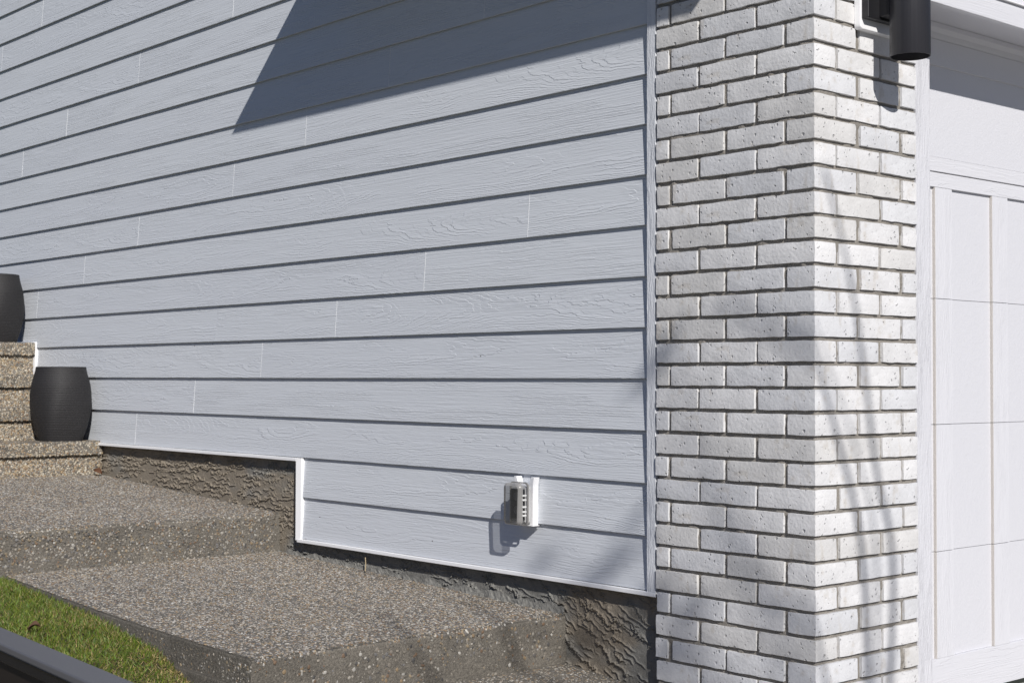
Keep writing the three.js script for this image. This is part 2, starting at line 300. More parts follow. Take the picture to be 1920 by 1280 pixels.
{ // ragged mortar fillet squeezed out along the landing edge
  const pos = [], idx = [], col = [], n = 520, m = 7;
  for (let i = 0; i <= n; i++) {
    const x = lerp(-2.39, -0.43, i / n), y = YA(x), hgt = 0.012 + 0.016 * smooth(-1.6, -0.5, x) + 0.022 * (fbm(x * 14, 1, 301, 4) - 0.4) * 2, out = 0.009 + 0.016 * (fbm(x * 26, 4, 302, 4) - 0.45) * 2;
    for (let j = 0; j <= m; j++) { const t = j / m, w = 0.006 * (fbm(x * 70 + t * 3, t * 4, 303, 3) - 0.5) * 2 * (0.3 + Math.sin(Math.PI * t)); pos.push(x, y - 0.004 + hgt * t * (0.4 + 0.6 * t) + w, -0.02 + out * Math.pow(1 - t, 1.4) + 0.003 + w * 0.6); const v = 0.9 + 0.3 * (fbm(x * 20, t * 3, 304, 3) - 0.5); col.push(0.25 * v, 0.245 * v, 0.225 * v); }
  }
  for (let i = 0; i < n; i++) for (let j = 0; j < m; j++) { const a = i * (m + 1) + j; idx.push(a, a + m + 1, a + 1, a + 1, a + m + 1, a + m + 2); }
  const g = new THREE.BufferGeometry(); g.setAttribute('position', new THREE.Float32BufferAttribute(pos, 3)); g.setAttribute('color', new THREE.Float32BufferAttribute(col, 3)); g.setIndex(idx); g.computeVertexNormals(); uvBox(g);
  part('mortar_fillet', g, pargeMat, found, 'ragged grey mortar smeared along the landing');
}

// ---------------------------------------------------------------- landings, steps and their pebbles
const pebbleGeo = (() => { const g = mergeVertices(new THREE.IcosahedronGeometry(1, 1)); g.deleteAttribute('uv'); const m = mergeVertices(g); const p = m.attributes.position; for (let i = 0; i < p.count; i++) { const s = 0.86 + 0.28 * h2(i, 3, 9); p.setXYZ(i, p.getX(i) * s, p.getY(i) * s, p.getZ(i) * s); } m.computeVertexNormals(); return m; })();
const PEB = [[0.50, 0.45, 0.38], [0.36, 0.32, 0.27], [0.60, 0.56, 0.49], [0.22, 0.205, 0.19], [0.29, 0.28, 0.275], [0.42, 0.31, 0.19], [0.70, 0.67, 0.61], [0.46, 0.37, 0.25], [0.13, 0.125, 0.12], [0.30, 0.20, 0.13]];
function pebbles(parent, count, place, smin, smax, seed, flat = 0.45, tint = 1, warm = 0) {
  const r = rng(seed), im = new THREE.InstancedMesh(pebbleGeo, pebbleMat, count), M = new THREE.Matrix4(), q = new THREE.Quaternion(), q2 = new THREE.Quaternion(), c = new THREE.Color(), Y = new THREE.Vector3(0, 1, 0);
  for (let i = 0; i < count; i++) {
    const { p, n } = place(r), s = lerp(smin, smax, Math.pow(r(), 1.7)) * 0.5;
    q.setFromUnitVectors(Y, n); q2.setFromAxisAngle(Y, r() * 6.283); q.multiply(q2);
    const fl = flat * (0.8 + 0.5 * r());
    M.compose(p.clone().addScaledVector(n, -s * fl * (0.25 + 0.35 * r())), q, new THREE.Vector3(s * (0.8 + 0.6 * r()), s * fl, s * (0.65 + 0.5 * r())));
    im.setMatrixAt(i, M);
    const k = PEB[Math.min(PEB.length - 1, Math.floor(Math.pow(r(), 1.15) * PEB.length))], v = (0.8 + 0.4 * r()) * tint; im.setColorAt(i, c.setRGB(k[0] * v, k[1] * v * (1 - 0.07 * warm), k[2] * v * (1 - 0.22 * warm)));
  }
  im.name = 'pebbles'; im.userData.kind = 'stuff'; parent.add(im); return im;
}
const V = (x, y, z) => new THREE.Vector3(x, y, z);
const edgeZ = (x) => 1.305 + 0.03 * Math.sin((x + 2.2) * 1.6); // the near edge of the lower landing bows a little
// a slab whose top follows yf(x), with rounded nose towards +x and a wandering near edge
function slab(x0, x1, yf, yb, z0, zf, seed, nose = 0.018) {
  const nx = Math.round((x1 - x0) / 0.035), nz = 44, pos = [], idx = [];
  const prof = [];                                                   // (x, drop) from the back to the nose and down the riser
  for (let i = 0; i <= nx; i++) prof.push([lerp(x0, x1 - nose, i / nx), 0]);
  for (let a = 1; a <= 5; a++) { const t = a / 5 * Math.PI / 2; prof.push([x1 - nose + nose * Math.sin(t), nose * (1 - Math.cos(t))]); }
  for (let i = 1; i <= 9; i++) prof.push([x1 + 0.004 * (i / 9), nose + (yf(x1) - yb - nose) * i / 9]);
  const m = prof.length, rows = nz + 1 + 6;
  for (let j = 0; j < rows; j++) for (let i = 0; i < m; i++) {
    const [x, drop] = prof[i], t = Math.min(1, j / nz), e = zf(x);
    let z = lerp(z0, e - 0.012, t), y = yf(Math.min(x, x1)) - drop + 0.0012 * (fbm(x * 4, z * 4, seed, 3) - 0.5) - 0.0006;
    const chip = drop > 0 && drop < 0.06 ? 0.007 * (fbm(z * 16, 3, seed + 5, 3) - 0.5) : 0;
    let xx = x + chip + (drop > nose ? 0.006 * (fbm(z * 9, y * 9, seed + 1, 3) - 0.5) : 0);
    if (j > nz) { const q = j - nz; if (q <= 3) { const a = q / 3 * Math.PI / 2; z = e - 0.012 + 0.012 * Math.sin(a); y -= 0.012 * (1 - Math.cos(a)); } else { z = e + 0.004 * (fbm(x * 8, q, seed + 3, 3) - 0.5); y = lerp(y - 0.012, Math.min(y - 0.012, yb), (q - 3) / 3); } }
    pos.push(xx, y, z);
  }
  for (let j = 0; j < rows - 1; j++) for (let i = 0; i < m - 1; i++) { const a = j * m + i; idx.push(a, a + m, a + 1, a + 1, a + m, a + m + 1); }
  const g = new THREE.BufferGeometry(); g.setAttribute('position', new THREE.Float32BufferAttribute(pos, 3)); g.setIndex(idx); g.computeVertexNormals(); return uvBox(g);
}
const noseOf = (x1, y1, zz) => (r) => { const t = r() * 1.5, q = 0.018; return { p: V(x1 - q + q * Math.sin(t), y1 - q * (1 - Math.cos(t)), r() * zz), n: V(Math.sin(t), Math.cos(t), 0) }; };
const landA = thing('concrete_landing', 'exposed aggregate concrete landing below the outlet cover, beside the lawn', 'landing');
part('slab', slab(-2.6, -0.43, YA, -1.2, -0.04, edgeZ, 401), cementMat, landA);
part('footing', slab(-1.9, -0.438, (x) => YA(x) - 0.09, -1.2, 0.9, (x) => edgeZ(x) + 0.007, 405), cementMat, landA);
const nA = V(0.03, 1, 0).normalize();
pebbles(landA, 46000, (r) => { const x = lerp(-2.39, -0.44, r()), z = lerp(-0.01, 1, r()) * (edgeZ(x) - 0.004); return { p: V(x, YA(x), z), n: nA }; }, 0.004, 0.011, 11, 0.42, 0.66);
pebbles(landA, 1700, (r) => ({ p: V(-0.428, lerp(-1.2, -0.885, r()), lerp(0, 1.3, r())), n: V(1, 0, 0) }), 0.003, 0.0135, 12, 0.3, 0.5);
pebbles(landA, 800, noseOf(-0.43, YA(-0.43), 1.3), 0.003, 0.010, 14, 0.45, 0.6);
pebbles(landA, 1500, (r) => { const x = lerp(-1.6, -0.43, Math.pow(r(), 0.6)), y = YA(x) - 0.02 - r() * 0.28; return { p: V(x, y, edgeZ(x)), n: V(0, 0, 1) }; }, 0.004, 0.011, 13, 0.45, 0.7);
const landB = thing('concrete_landing', 'exposed aggregate concrete landing at the foot of the pebbled steps', 'landing');
part('slab', slab(-4.4, -2.378, YB, -0.95, -0.04, () => 1.62, 411), cementMat, landB);
pebbles(landB, 48000, (r) => { const x = lerp(-4.3, -2.392, r()); return { p: V(x, YB(x), lerp(-0.01, 1.61, r())), n: nA }; }, 0.004, 0.011, 21, 0.42, 0.66);
pebbles(landB, 3800, (r) => ({ p: V(-2.375, lerp(-0.86, -0.648, r()), lerp(0, 1.6, r())), n: V(1, 0, 0) }), 0.003, 0.012, 22, 0.3, 0.52);
pebbles(landB, 900, noseOf(-2.378, YB(-2.378), 1.6), 0.003, 0.010, 24, 0.45, 0.6);

pebbles(scene.getObjectByName('walkway'), 9000, (r) => { const x = lerp(-0.42, 0.1, r()); return { p: V(x, YC(x), lerp(-0.02, 1.25, r())), n: V(0.08, 1, 0).normalize() }; }, 0.004, 0.011, 26, 0.42, 0.66);
const steps = thing('pebbled_steps', 'brown pebble aggregate steps climbing past the two black planters', 'steps');
const TOPS = [-0.352, -0.166, 0.02, 0.212], XF = (i) => -4.222 - 0.288 * i;
TOPS.forEach((top, i) => {
  const x1 = XF(i), x0 = i < 3 ? x1 - 0.42 : x1 - 1.6, bot = i ? TOPS[i - 1] - 0.02 : -0.62, zb0 = i ? 0.016 : -0.012;
  const st = part('step', mergeGeometries([box(x0, x1 - 0.004, bot, top - 0.07, zb0, 1.5), box(x0, x1 + 0.022, top - 0.078, top, zb0, 1.5, 0.012)].map((g) => g.index ? g.toNonIndexed() : g)), cementMat, steps);
  const P = (n, f, s) => pebbles(st, Math.round(n * 1.5), f, 0.005, 0.0135, s, 0.55, 0.72, 0.6);
  P(5200, (r) => ({ p: V(x1 - 0.003, lerp(i ? TOPS[i - 1] : -0.56, top - 0.075, r()), lerp(zb0, 1.45, r())), n: V(1, 0, 0) }), 31 + i * 5);
  P(4200, (r) => ({ p: V(x1 + 0.021, lerp(top - 0.074, top - 0.008, r()), lerp(zb0, 1.45, r())), n: V(1, 0, 0) }), 32 + i * 5);
  P(900, (r) => ({ p: V(x1 + 0.015, top - 0.004, lerp(zb0, 1.45, r())), n: V(0.7, 0.7, 0).normalize() }), 33 + i * 5);
  P(5200, (r) => ({ p: V(lerp(x1 - 0.29, x1 + 0.014, r()), top - 0.001, lerp(zb0, 1.45, r())), n: V(0, 1, 0) }), 34 + i * 5);
  if (!i) P(420, (r) => ({ p: V(lerp(x1 - 0.04, x1 + 0.012, r()), lerp(-0.56, top - 0.01, r()), zb0), n: V(0, 0, -1) }), 35);
});

// ---------------------------------------------------------------- brick pier
const XB = 0.7333, ZB = 0.018, PY0 = -1.2, PY1 = 1.88, XW = 0.0625, ZE = -0.540;
const pier = thing('brick_pier', 'white painted brick pier at the garage corner with grey mortar', 'brick pier');
function brickGeo(w, h, d, seed) { // worn edges: rounded box, pushed about by noise
  const g0 = new THREE.BoxGeometry(w, h, d, Math.max(3, Math.round(w / 0.02)), 4, Math.max(3, Math.round(d / 0.025)));
  g0.deleteAttribute('uv'); g0.deleteAttribute('normal'); const g = mergeVertices(g0), p = g.attributes.position, rad = 0.0038, v = new THREE.Vector3(), c = new THREE.Vector3();
  for (let i = 0; i < p.count; i++) {
    v.fromBufferAttribute(p, i);
    c.set(clamp(v.x, -w / 2 + rad, w / 2 - rad), clamp(v.y, -h / 2 + rad, h / 2 - rad), clamp(v.z, -d / 2 + rad, d / 2 - rad));
    const dl = v.clone().sub(c), L = dl.length(); if (L > 1e-6) v.copy(c).addScaledVector(dl, rad / L);
    const e = (L > rad * 1.01 ? 1.1 : 0.5) * 0.001;
    v.x += e * (vn(v.y * 70 + seed, v.z * 40, seed + 1) - 0.5) * 2; v.y += e * 1.25 * (vn(v.x * 40 + seed, v.z * 40, seed + 2) - 0.5) * 2; v.z += e * (vn(v.x * 40, v.y * 60 + seed, seed + 3) - 0.5) * 2;
    p.setXYZ(i, v.x, v.y, v.z);
  }
  g.computeVertexNormals(); const t = toCreasedNormals(g, 0.7); return t;
}
{
  const cache = {};
  const get = (kind, w, d, vr) => cache[`${kind}_${vr}`] ??= [0, 1].map((q) => uvBox(brickGeo(w, 0.0662, d, vr * 13 + kind.length * 7 + kind.charCodeAt(0)), vr * 0.173 + q * 0.29, vr * 0.31 + q * 0.17 + kind.charCodeAt(1) * 0.07));
  const put = (kind, x0, x1, yb, z0, z1) => {
    const vr = Math.floor(R() * 6), q = Math.floor(R() * 2), w = x1 - x0, d = z1 - z0, g = get(kind, w, d, vr)[q];
    const b = part('brick', g, brickMats[Math.floor(Math.pow(R(), 1.2) * 5)], pier);
    b.position.set((x0 + x1) / 2, yb + 0.0331, (z0 + z1) / 2); b.rotation.set(rr(-0.004, 0.004), rr(-0.003, 0.003), rr(-0.006, 0.006));
    return b;
  };
  for (let n = -9; n <= 30; n++) {
    const yb = 1.1373 - 0.0772 * n + rr(-0.001, 0.001), odd = ((n % 2) + 2) % 2 === 1, ch = Math.random;
    const fz = () => rr(-0.0012, 0.0012), j = () => rr(-0.0035, 0.0035);
    const at = (u0, u1, kind) => { const o = j(), f = fz(); const q = put(kind, XB - u1, XB - u0, yb, ZB - 0.09, ZB); q.position.x += o; q.position.z += f; };
    const ar = (v0, v1, kind) => { const o = j(), f = fz(); const q = put(kind, XB - 0.09, XB, yb, ZB - v1, ZB - v0); q.position.z += o; q.position.x += f; };
    if (odd) { put('corner_short', XB - 0.1085, XB, yb, ZB - 0.2195, ZB); at(0.121, 0.354, 'stretcher'); at(0.367, 0.599, 'stretcher'); at(0.615, 0.6705, 'closer'); ar(0.2365, 0.4625, 'side'); ar(0.4765, 0.5575, 'side_cut'); }
    else { put('corner_long', XB - 0.2255, XB, yb, ZB - 0.1105, ZB); at(0.238, 0.4695, 'stretcher'); at(0.482, 0.6705, 'cut'); ar(0.127, 0.342, 'side'); ar(0.3575, 0.5575, 'side_long'); }
  }
  // recessed mortar, rough and uneven
  const wallMortar = (len, mapf, seed) => {
    const nu = Math.round(len / 0.006), nv = Math.round((PY1 - PY0) / 0.0055), pos = [], idx = [];
    for (let jv = 0; jv <= nv; jv++) for (let iu = 0; iu <= nu; iu++) { const u = iu / nu * len, y = lerp(PY0, PY1, jv / nv); pos.push(...mapf(u, y, 0.0035 * (fbm(u * 45, y * 45, seed, 3) - 0.5) + 0.0045 * smooth(0.6, 0.8, vn(u * 24, y * 24, seed + 4)))); }
    for (let jv = 0; jv < nv; jv++) for (let iu = 0; iu < nu; iu++) { const a = jv * (nu + 1) + iu; idx.push(a, a + 1, a + nu + 2, a, a + nu + 2, a + nu + 1); }
    const g = new THREE.BufferGeometry(); g.setAttribute('position', new THREE.Float32BufferAttribute(pos, 3)); g.setIndex(idx); g.computeVertexNormals(); return uvBox(g);
  };
  const RC = 0.0105, edge = (d, u) => d * smooth(0, 0.03, u);
  part('mortar', mergeGeometries([
    wallMortar(XB - RC - XW - 0.004, (u, y, d) => [XB - RC - u, y, ZB - RC + edge(d, u)].map((v) => v), 501),
    wallMortar(ZB - RC - ZE, (u, y, d) => [XB - RC + edge(d, u), y, ZB - RC - u], 511),
    box(XW + 0.004, XW + 0.02, PY0, PY1, -0.3, ZB - RC - 0.003)]), mortarMat, pier);
  part('block_core', box(XW + 0.02, XB - 0.1, PY0, PY1, -0.52, ZB - 0.1), sheathing, pier);
}

// ---------------------------------------------------------------- garage front: door surround and door
const XD = XB - 0.1;
const surround = thing('door_surround', 'white painted trim, header boards and small soffit round the garage door', 'door trim');
part('side_board', box(XB - 0.04, XB - 0.0045, -1.14, 1.3, -0.627, -0.5425, 0.002), trimWhite, surround);
part('header_board', box(XD - 0.03, XD + 0.003, 0.7345, 0.785, -3.4, -0.63, 0.002), grainWhite, surround);
part('frieze_panel', box(XD - 0.05, XD + 0.002, 0.7855, 1.125, -3.4, -0.63), smoothWhite, surround);
part('frieze_board', box(XD - 0.03, XD + 0.012, 1.107, 1.2, -3.4, -0.63, 0.002), smoothWhite, surround);
part('bed_moulding', (() => { const s = new THREE.Shape([[0, 0], [0.014, 0], [0.018, 0.01], [0.02, 0.02], [0.034, 0.034], [0.036, 0.05], [0, 0.05]].map((v) => new THREE.Vector2(...v))); const g = new THREE.ExtrudeGeometry(s, { depth: 2.77, bevelEnabled: false }); g.translate(XD - 0.002, 1.2005, -3.4); return uvBox(g); })(), smoothWhite, surround);
part('soffit_board', box(XD - 0.03, XB + 0.146, 1.252, 1.27, -3.4, -0.36, 0.001), smoothWhite, surround);
part('fascia_board', box(XB + 0.1465, XB + 0.166, 1.213, 1.288, -3.4, -0.36, 0.0025), grainWhite, surround);
part('drip_edge', box(XB + 0.06, XB + 0.176, 1.2885, 1.293, -3.4, -0.36, 0.001), flashWhite, surround);
part('upper_band', box(XB - 0.05, XB + 0.1, 1.2935, 1.9, -3.4, -0.56), smoothWhite, surround);

const door = thing('garage_door', 'white sectional garage door with raised stiles and recessed panels', 'garage door', [0, 0, 0]);
{
  const secY = [-1.116, -0.601, -0.156, 0.2865, 0.7325];
  for (let s = 0; s < 4; s++) {
    const y0 = secY[s] + 0.0009, y1 = secY[s + 1] - 0.0009;
    const sec = new THREE.Group(); sec.name = 'section'; door.add(sec);
    part('backing', box(XD - 0.045, XD - 0.012, y0, y1, -3.25, -0.6), smoothWhite, sec);
    let lo = y0, hi = y1;
    if (s === 3) { hi = 0.679; part('top_rail', box(XD - 0.0119, XD, 0.6795, y1, -3.25, -0.6, 0.0015), grainWhite, sec); }
    if (s === 0) { lo = -0.973; part('bottom_rail', box(XD - 0.0119, XD, y0, -0.9735, -3.25, -0.6, 0.0015), grainWhite, sec); }
    const stiles = [[-0.6, -0.665]]; for (let i = 0; i < 7; i++) stiles.push([-0.804 - 0.3755 * i, -0.912 - 0.3755 * i]);
    stiles.forEach(([a, b], i) => {
      part('stile', box(XD - 0.0119, XD, lo, hi, b, a - 0.0022, 0.0008), stileWhite, sec);
      part('stile_edge', box(XD - 0.0119, XD - 0.0006, lo, hi, a - 0.0021, a + 0.0012), edgeGrey, sec);
      if (i) { const pa = stiles[i - 1][1]; part('panel', box(XD - 0.0118, XD - 0.0108, lo, hi, a + 0.0014, pa - 0.0004), smoothWhite, sec); }
    });
  }
  part('bottom_seal', box(XD - 0.05, XD - 0.004, -1.136, -1.1165, -3.25, -0.6, 0.004), mat(lin(0.02, 0.025, 0.02), 0.8), door);
}
structure('garage_interior', box(-2.4, XD - 0.06, -1.2, 1.9, -3.5, -0.55), sheathing);

// ---------------------------------------------------------------- wall lamp
{
  const lx = XB + 0.1375, lz = -0.297, y0 = 1.027, y1 = 1.33;
  const blk = thing('lamp_mounting_block', 'white mounting block behind the black cylinder lamp', 'mounting block', [XB, 0, 0]);
  const s = new THREE.Shape(), a0 = 0.195, a1 = 0.395, b0 = 1.124, b1 = 1.37, rd = 0.012;
  s.moveTo(a0 + rd, b0); s.lineTo(a1 - rd, b0); s.quadraticCurveTo(a1, b0, a1, b0 + rd); s.lineTo(a1, b1); s.lineTo(a0, b1); s.lineTo(a0, b0 + rd); s.quadraticCurveTo(a0, b0, a0 + rd, b0);
  const g = new THREE.ExtrudeGeometry(s, { depth: 0.018, bevelEnabled: true, bevelSize: 0.003, bevelThickness: 0.004, bevelSegments: 3 }); g.rotateY(Math.PI / 2); g.translate(0.002, 0, 0);
  part('plate', g, flashWhite, blk);
  const lamp = thing('wall_lamp', 'matte black cylinder wall lamp on the brick pier beside the garage', 'wall lamp', [lx, 0, lz]);
  const R0 = 0.0635, cyl = new THREE.LatheGeometry([[0.004, 0.06], [0.05, 0.06], [R0 - 0.003, 0.012], [R0 - 0.003, 0.0008], [R0 - 0.0022, 0], [R0 - 0.0008, 0], [R0, 0.0012], [R0, y1 - y0 - 0.002], [R0 - 0.002, y1 - y0], [0, y1 - y0]].map((v) => new THREE.Vector2(...v)), 72);
  cyl.translate(0, y0, 0); part('shade', toCreasedNormals(cyl, 0.6), blackSatin, lamp);
  part('wall_plate', box(XB + 0.024 - lx, XB + 0.05 - lx, 1.153, 1.36, -0.115 + 0.018, 0.1, 0.004), black, lamp);
  part('arm', box(XB + 0.048 - lx, -0.05, 1.163, 1.34, -0.045, 0.04, 0.003), black, lamp);
  part('bulb_lens', (() => { const c = new THREE.CylinderGeometry(0.046, 0.046, 0.004, 32); c.translate(0, y0 + 0.057, 0); return c; })(), mat(lin(0.25, 0.25, 0.25), 0.4), lamp);
}

// ---------------------------------------------------------------- outlet with clear in-use cover
{
  const cx = -0.598, cy = -0.463;
  const o = thing('outlet_cover', 'outdoor outlet with a smoky clear bubble cover on the siding', 'outlet cover', [cx, cy, 0]);
  const w = 0.043;
  const frame = new THREE.Shape([[-w - 0.018, -0.082], [w - 0.005, -0.082], [w - 0.005, 0.066], [w + 0.001, 0.094], [w - 0.016, 0.094], [w - 0.024, 0.068], [-w - 0.002, 0.068], [-w - 0.012, 0.094], [-w - 0.024, 0.094], [-w - 0.018, 0.066]].map((v) => new THREE.Vector2(...v)));
  part('mounting_block', (() => { const g = new THREE.ExtrudeGeometry(frame, { depth: 0.024, bevelEnabled: true, bevelSize: 0.0012, bevelThickness: 0.002, bevelSegments: 2 }); g.translate(0, 0, -0.002); return g; })(), flashWhite, o);
  part('sill_tab', box(0.0, w + 0.006, -0.0862, -0.0835, 0.0, 0.034, 0.0008), flashWhite, o);
  part('back_box', box(-w - 0.008, w - 0.006, -0.075, 0.062, 0.0275, 0.056, 0.008), mat(lin(0.5, 0.5, 0.5), 0.5), o);
  part('receptacle', box(-0.043, 0.032, -0.06, 0.052, 0.0562, 0.064, 0.004), mat(lin(0.012, 0.014, 0.02), 0.35), o);
  part('socket', (() => { const gs = []; for (const y of [-0.026, 0.024]) { const c = new THREE.CylinderGeometry(0.016, 0.016, 0.004, 24); c.rotateX(Math.PI / 2); c.translate(-0.004, y, 0.067); gs.push(c); } return mergeGeometries(gs); })(), mat(lin(0.12, 0.12, 0.13), 0.5), o);
  const clear = new THREE.MeshPhysicalMaterial({ color: lin(0.5, 0.5, 0.495), roughness: 0.06, transmission: 0.93, thickness: 0, ior: 1.5, specularIntensity: 0.6 });
  const frosted = new THREE.MeshPhysicalMaterial({ color: lin(0.46, 0.45, 0.435), roughness: 0.3, transmission: 0.5, thickness: 0, ior: 1.5 });
  const shell = ((front) => { // rounded open-backed shell, two skins
    const W0 = 0.098, H0 = 0.158, D = 0.046, t = 0.003, outer = new RoundedBoxGeometry(W0, H0, D * 2, 5, 0.02), p = outer.attributes.position, keep = [], idx = [];
    const g = outer.index ? outer.toNonIndexed() : outer, q = g.attributes.position, n = g.attributes.normal, pos = [], nor = [];
    for (let i = 0; i < q.count; i += 3) { let ok = true; for (let k = 0; k < 3; k++) if (q.getZ(i + k) < -0.001) ok = false; if (!ok || (n.getZ(i) + n.getZ(i + 1) + n.getZ(i + 2) > 2.7) !== front) continue; for (let k = 0; k < 3; k++) { pos.push(q.getX(i + k), q.getY(i + k), q.getZ(i + k)); nor.push(n.getX(i + k), n.getY(i + k), n.getZ(i + k)); } }
    const r = new THREE.BufferGeometry(); r.setAttribute('position', new THREE.Float32BufferAttribute(pos, 3)); r.setAttribute('normal', new THREE.Float32BufferAttribute(nor, 3)); r.translate(-0.001, -0.003, 0.056); return r;
  });
  const cov = part('bubble_cover', shell(false), frosted, o, 'frosted grey rim of the bubble cover'); part('window', shell(true), clear, cov);
  part('rim', (() => { const a = new THREE.Shape(), hole = new THREE.Path(); const rect = (s, W0, H0, r) => { s.moveTo(-W0 + r, -H0); s.lineTo(W0 - r, -H0); s.quadraticCurveTo(W0, -H0, W0, -H0 + r); s.lineTo(W0, H0 - r); s.quadraticCurveTo(W0, H0, W0 - r, H0); s.lineTo(-W0 + r, H0); s.quadraticCurveTo(-W0, H0, -W0, H0 - r); s.lineTo(-W0, -H0 + r); s.quadraticCurveTo(-W0, -H0, -W0 + r, -H0); }; rect(a, 0.051, 0.081, 0.019); rect(hole, 0.0465, 0.0765, 0.016); a.holes.push(hole); const g = new THREE.ExtrudeGeometry(a, { depth: 0.006, bevelEnabled: false, curveSegments: 8 }); g.translate(-0.001, -0.003, 0.054); return g; })(), frosted, cov);
  for (const y of [0.03, 0.014, -0.012, -0.03, -0.044]) part('hinge_lug', box(0.04, 0.0515, y - 0.0035, y + 0.0035, 0.066, 0.086, 0.002), mat(lin(0.62, 0.62, 0.61), 0.3), cov);
}

// ---------------------------------------------------------------- planters
const potGeo = (() => {
  const nt = 96, ny = 150, H0 = 0.41, pos = [], idx = [];
  const prof = (t) => 0.147 + 0.017 * Math.sin(Math.PI * clamp(t * 0.9 + 0.08, 0, 1)) * 1 - 0.028 * Math.pow(1 - t, 3) - 0.012 * smooth(0.72, 1, t);
  const ring = (y, sc, yy) => { const t = y; for (let i = 0; i <= nt; i++) { const a = i / nt * 2 * Math.PI, tw = a - 0.55 * (1 - t) * 1.2, e = 4.2, c = Math.cos(tw), s = Math.sin(tw), sq = Math.pow(Math.pow(Math.abs(c), e) + Math.pow(Math.abs(s), e), -1 / e), m = lerp(1, sq, 0.5 * (1 - smooth(0.35, 1.0, t))) * lerp(0.93, 1, t); const r = prof(t) * m * sc; pos.push(r * Math.cos(a), yy, r * Math.sin(a)); } };
  const ys = []; for (let j = 0; j <= ny; j++) { const t = j / ny; ring(t, 1 + 0.0085 * (Math.abs(fract(t * 44) - 0.5) * 2 - 0.5) * 1.6, t * H0); }
  ring(1, 0.985, H0 + 0.003); ring(1, 0.93, H0 + 0.002); ring(0.9, 0.92, H0 - 0.06); ring(0.9, 0.0, H0 - 0.06);
  const rows = pos.length / 3 / (nt + 1); for (let j = 0; j < rows - 1; j++) for (let i = 0; i < nt; i++) { const a = j * (nt + 1) + i; idx.push(a, a + nt + 1, a + 1, a + 1, a + nt + 1, a + nt + 2); }
  const g = new THREE.BufferGeometry(); g.setAttribute('position', new THREE.Float32BufferAttribute(pos, 3)); g.setIndex(idx); g.computeVertexNormals(); return uvBox(g);
})();
for (const [x, y, z, turn, label] of [[-4.335, -0.352, 0.176, 0.5, 'ribbed black planter standing on the lowest pebbled step'], [-5.262, 0.212, 0.18, 0.75, 'ribbed black planter on the top pebbled step, cut by the left edge']]) {
  const t = thing('ribbed_planter', label, 'planter', [x, y + 0.001, z], 'black planters on the steps'); t.rotation.y = turn;
  part('pot', potGeo, potMat, t); part('soil', (() => { const c = new THREE.CylinderGeometry(0.128, 0.128, 0.01, 40); c.translate(0, 0.354, 0); return c; })(), mat(lin(0.03, 0.022, 0.015), 0.95), t);
}

// ---------------------------------------------------------------- roof above (out of frame; its eave throws the shadow on the siding)
{
  const d = 0.5, xl = -2.7355 + SA * d, yl = 1.2137 + SB * d, xr = 0.2864 + SA * (d - ZB), yr = 1.205 + SB * d, s = 0.487, back = 3.6, th = 0.14;
  const roof = thing('garage_roof', 'sloping eave of the garage roof over the siding', 'roof');
  const P = (x, y, z) => [x, y, z], v = [P(xl, yl, d), P(xr, yr, d), P(xr, yr + s * back, d - back), P(xl, yl + s * back, d - back)], top = v.map(([x, y, z], i) => [x + (i % 3 ? -0.05 : th), y + th, z - (i < 2 ? 0.03 : 0)]);
  const all = [...v, ...top], f = [[0, 3, 2, 1], [4, 5, 6, 7], [0, 1, 5, 4], [1, 2, 6, 5], [2, 3, 7, 6], [3, 0, 4, 7]], pos = [];
  for (const [a, b, c, e] of f) for (const q of [a, b, c, a, c, e]) pos.push(...all[q]);
  const g = new THREE.BufferGeometry(); g.setAttribute('position', new THREE.Float32BufferAttribute(pos, 3)); g.computeVertexNormals(); uvBox(g);
  part('roof_slab', g, mat(lin(0.5, 0.5, 0.5), 0.8), roof);
}

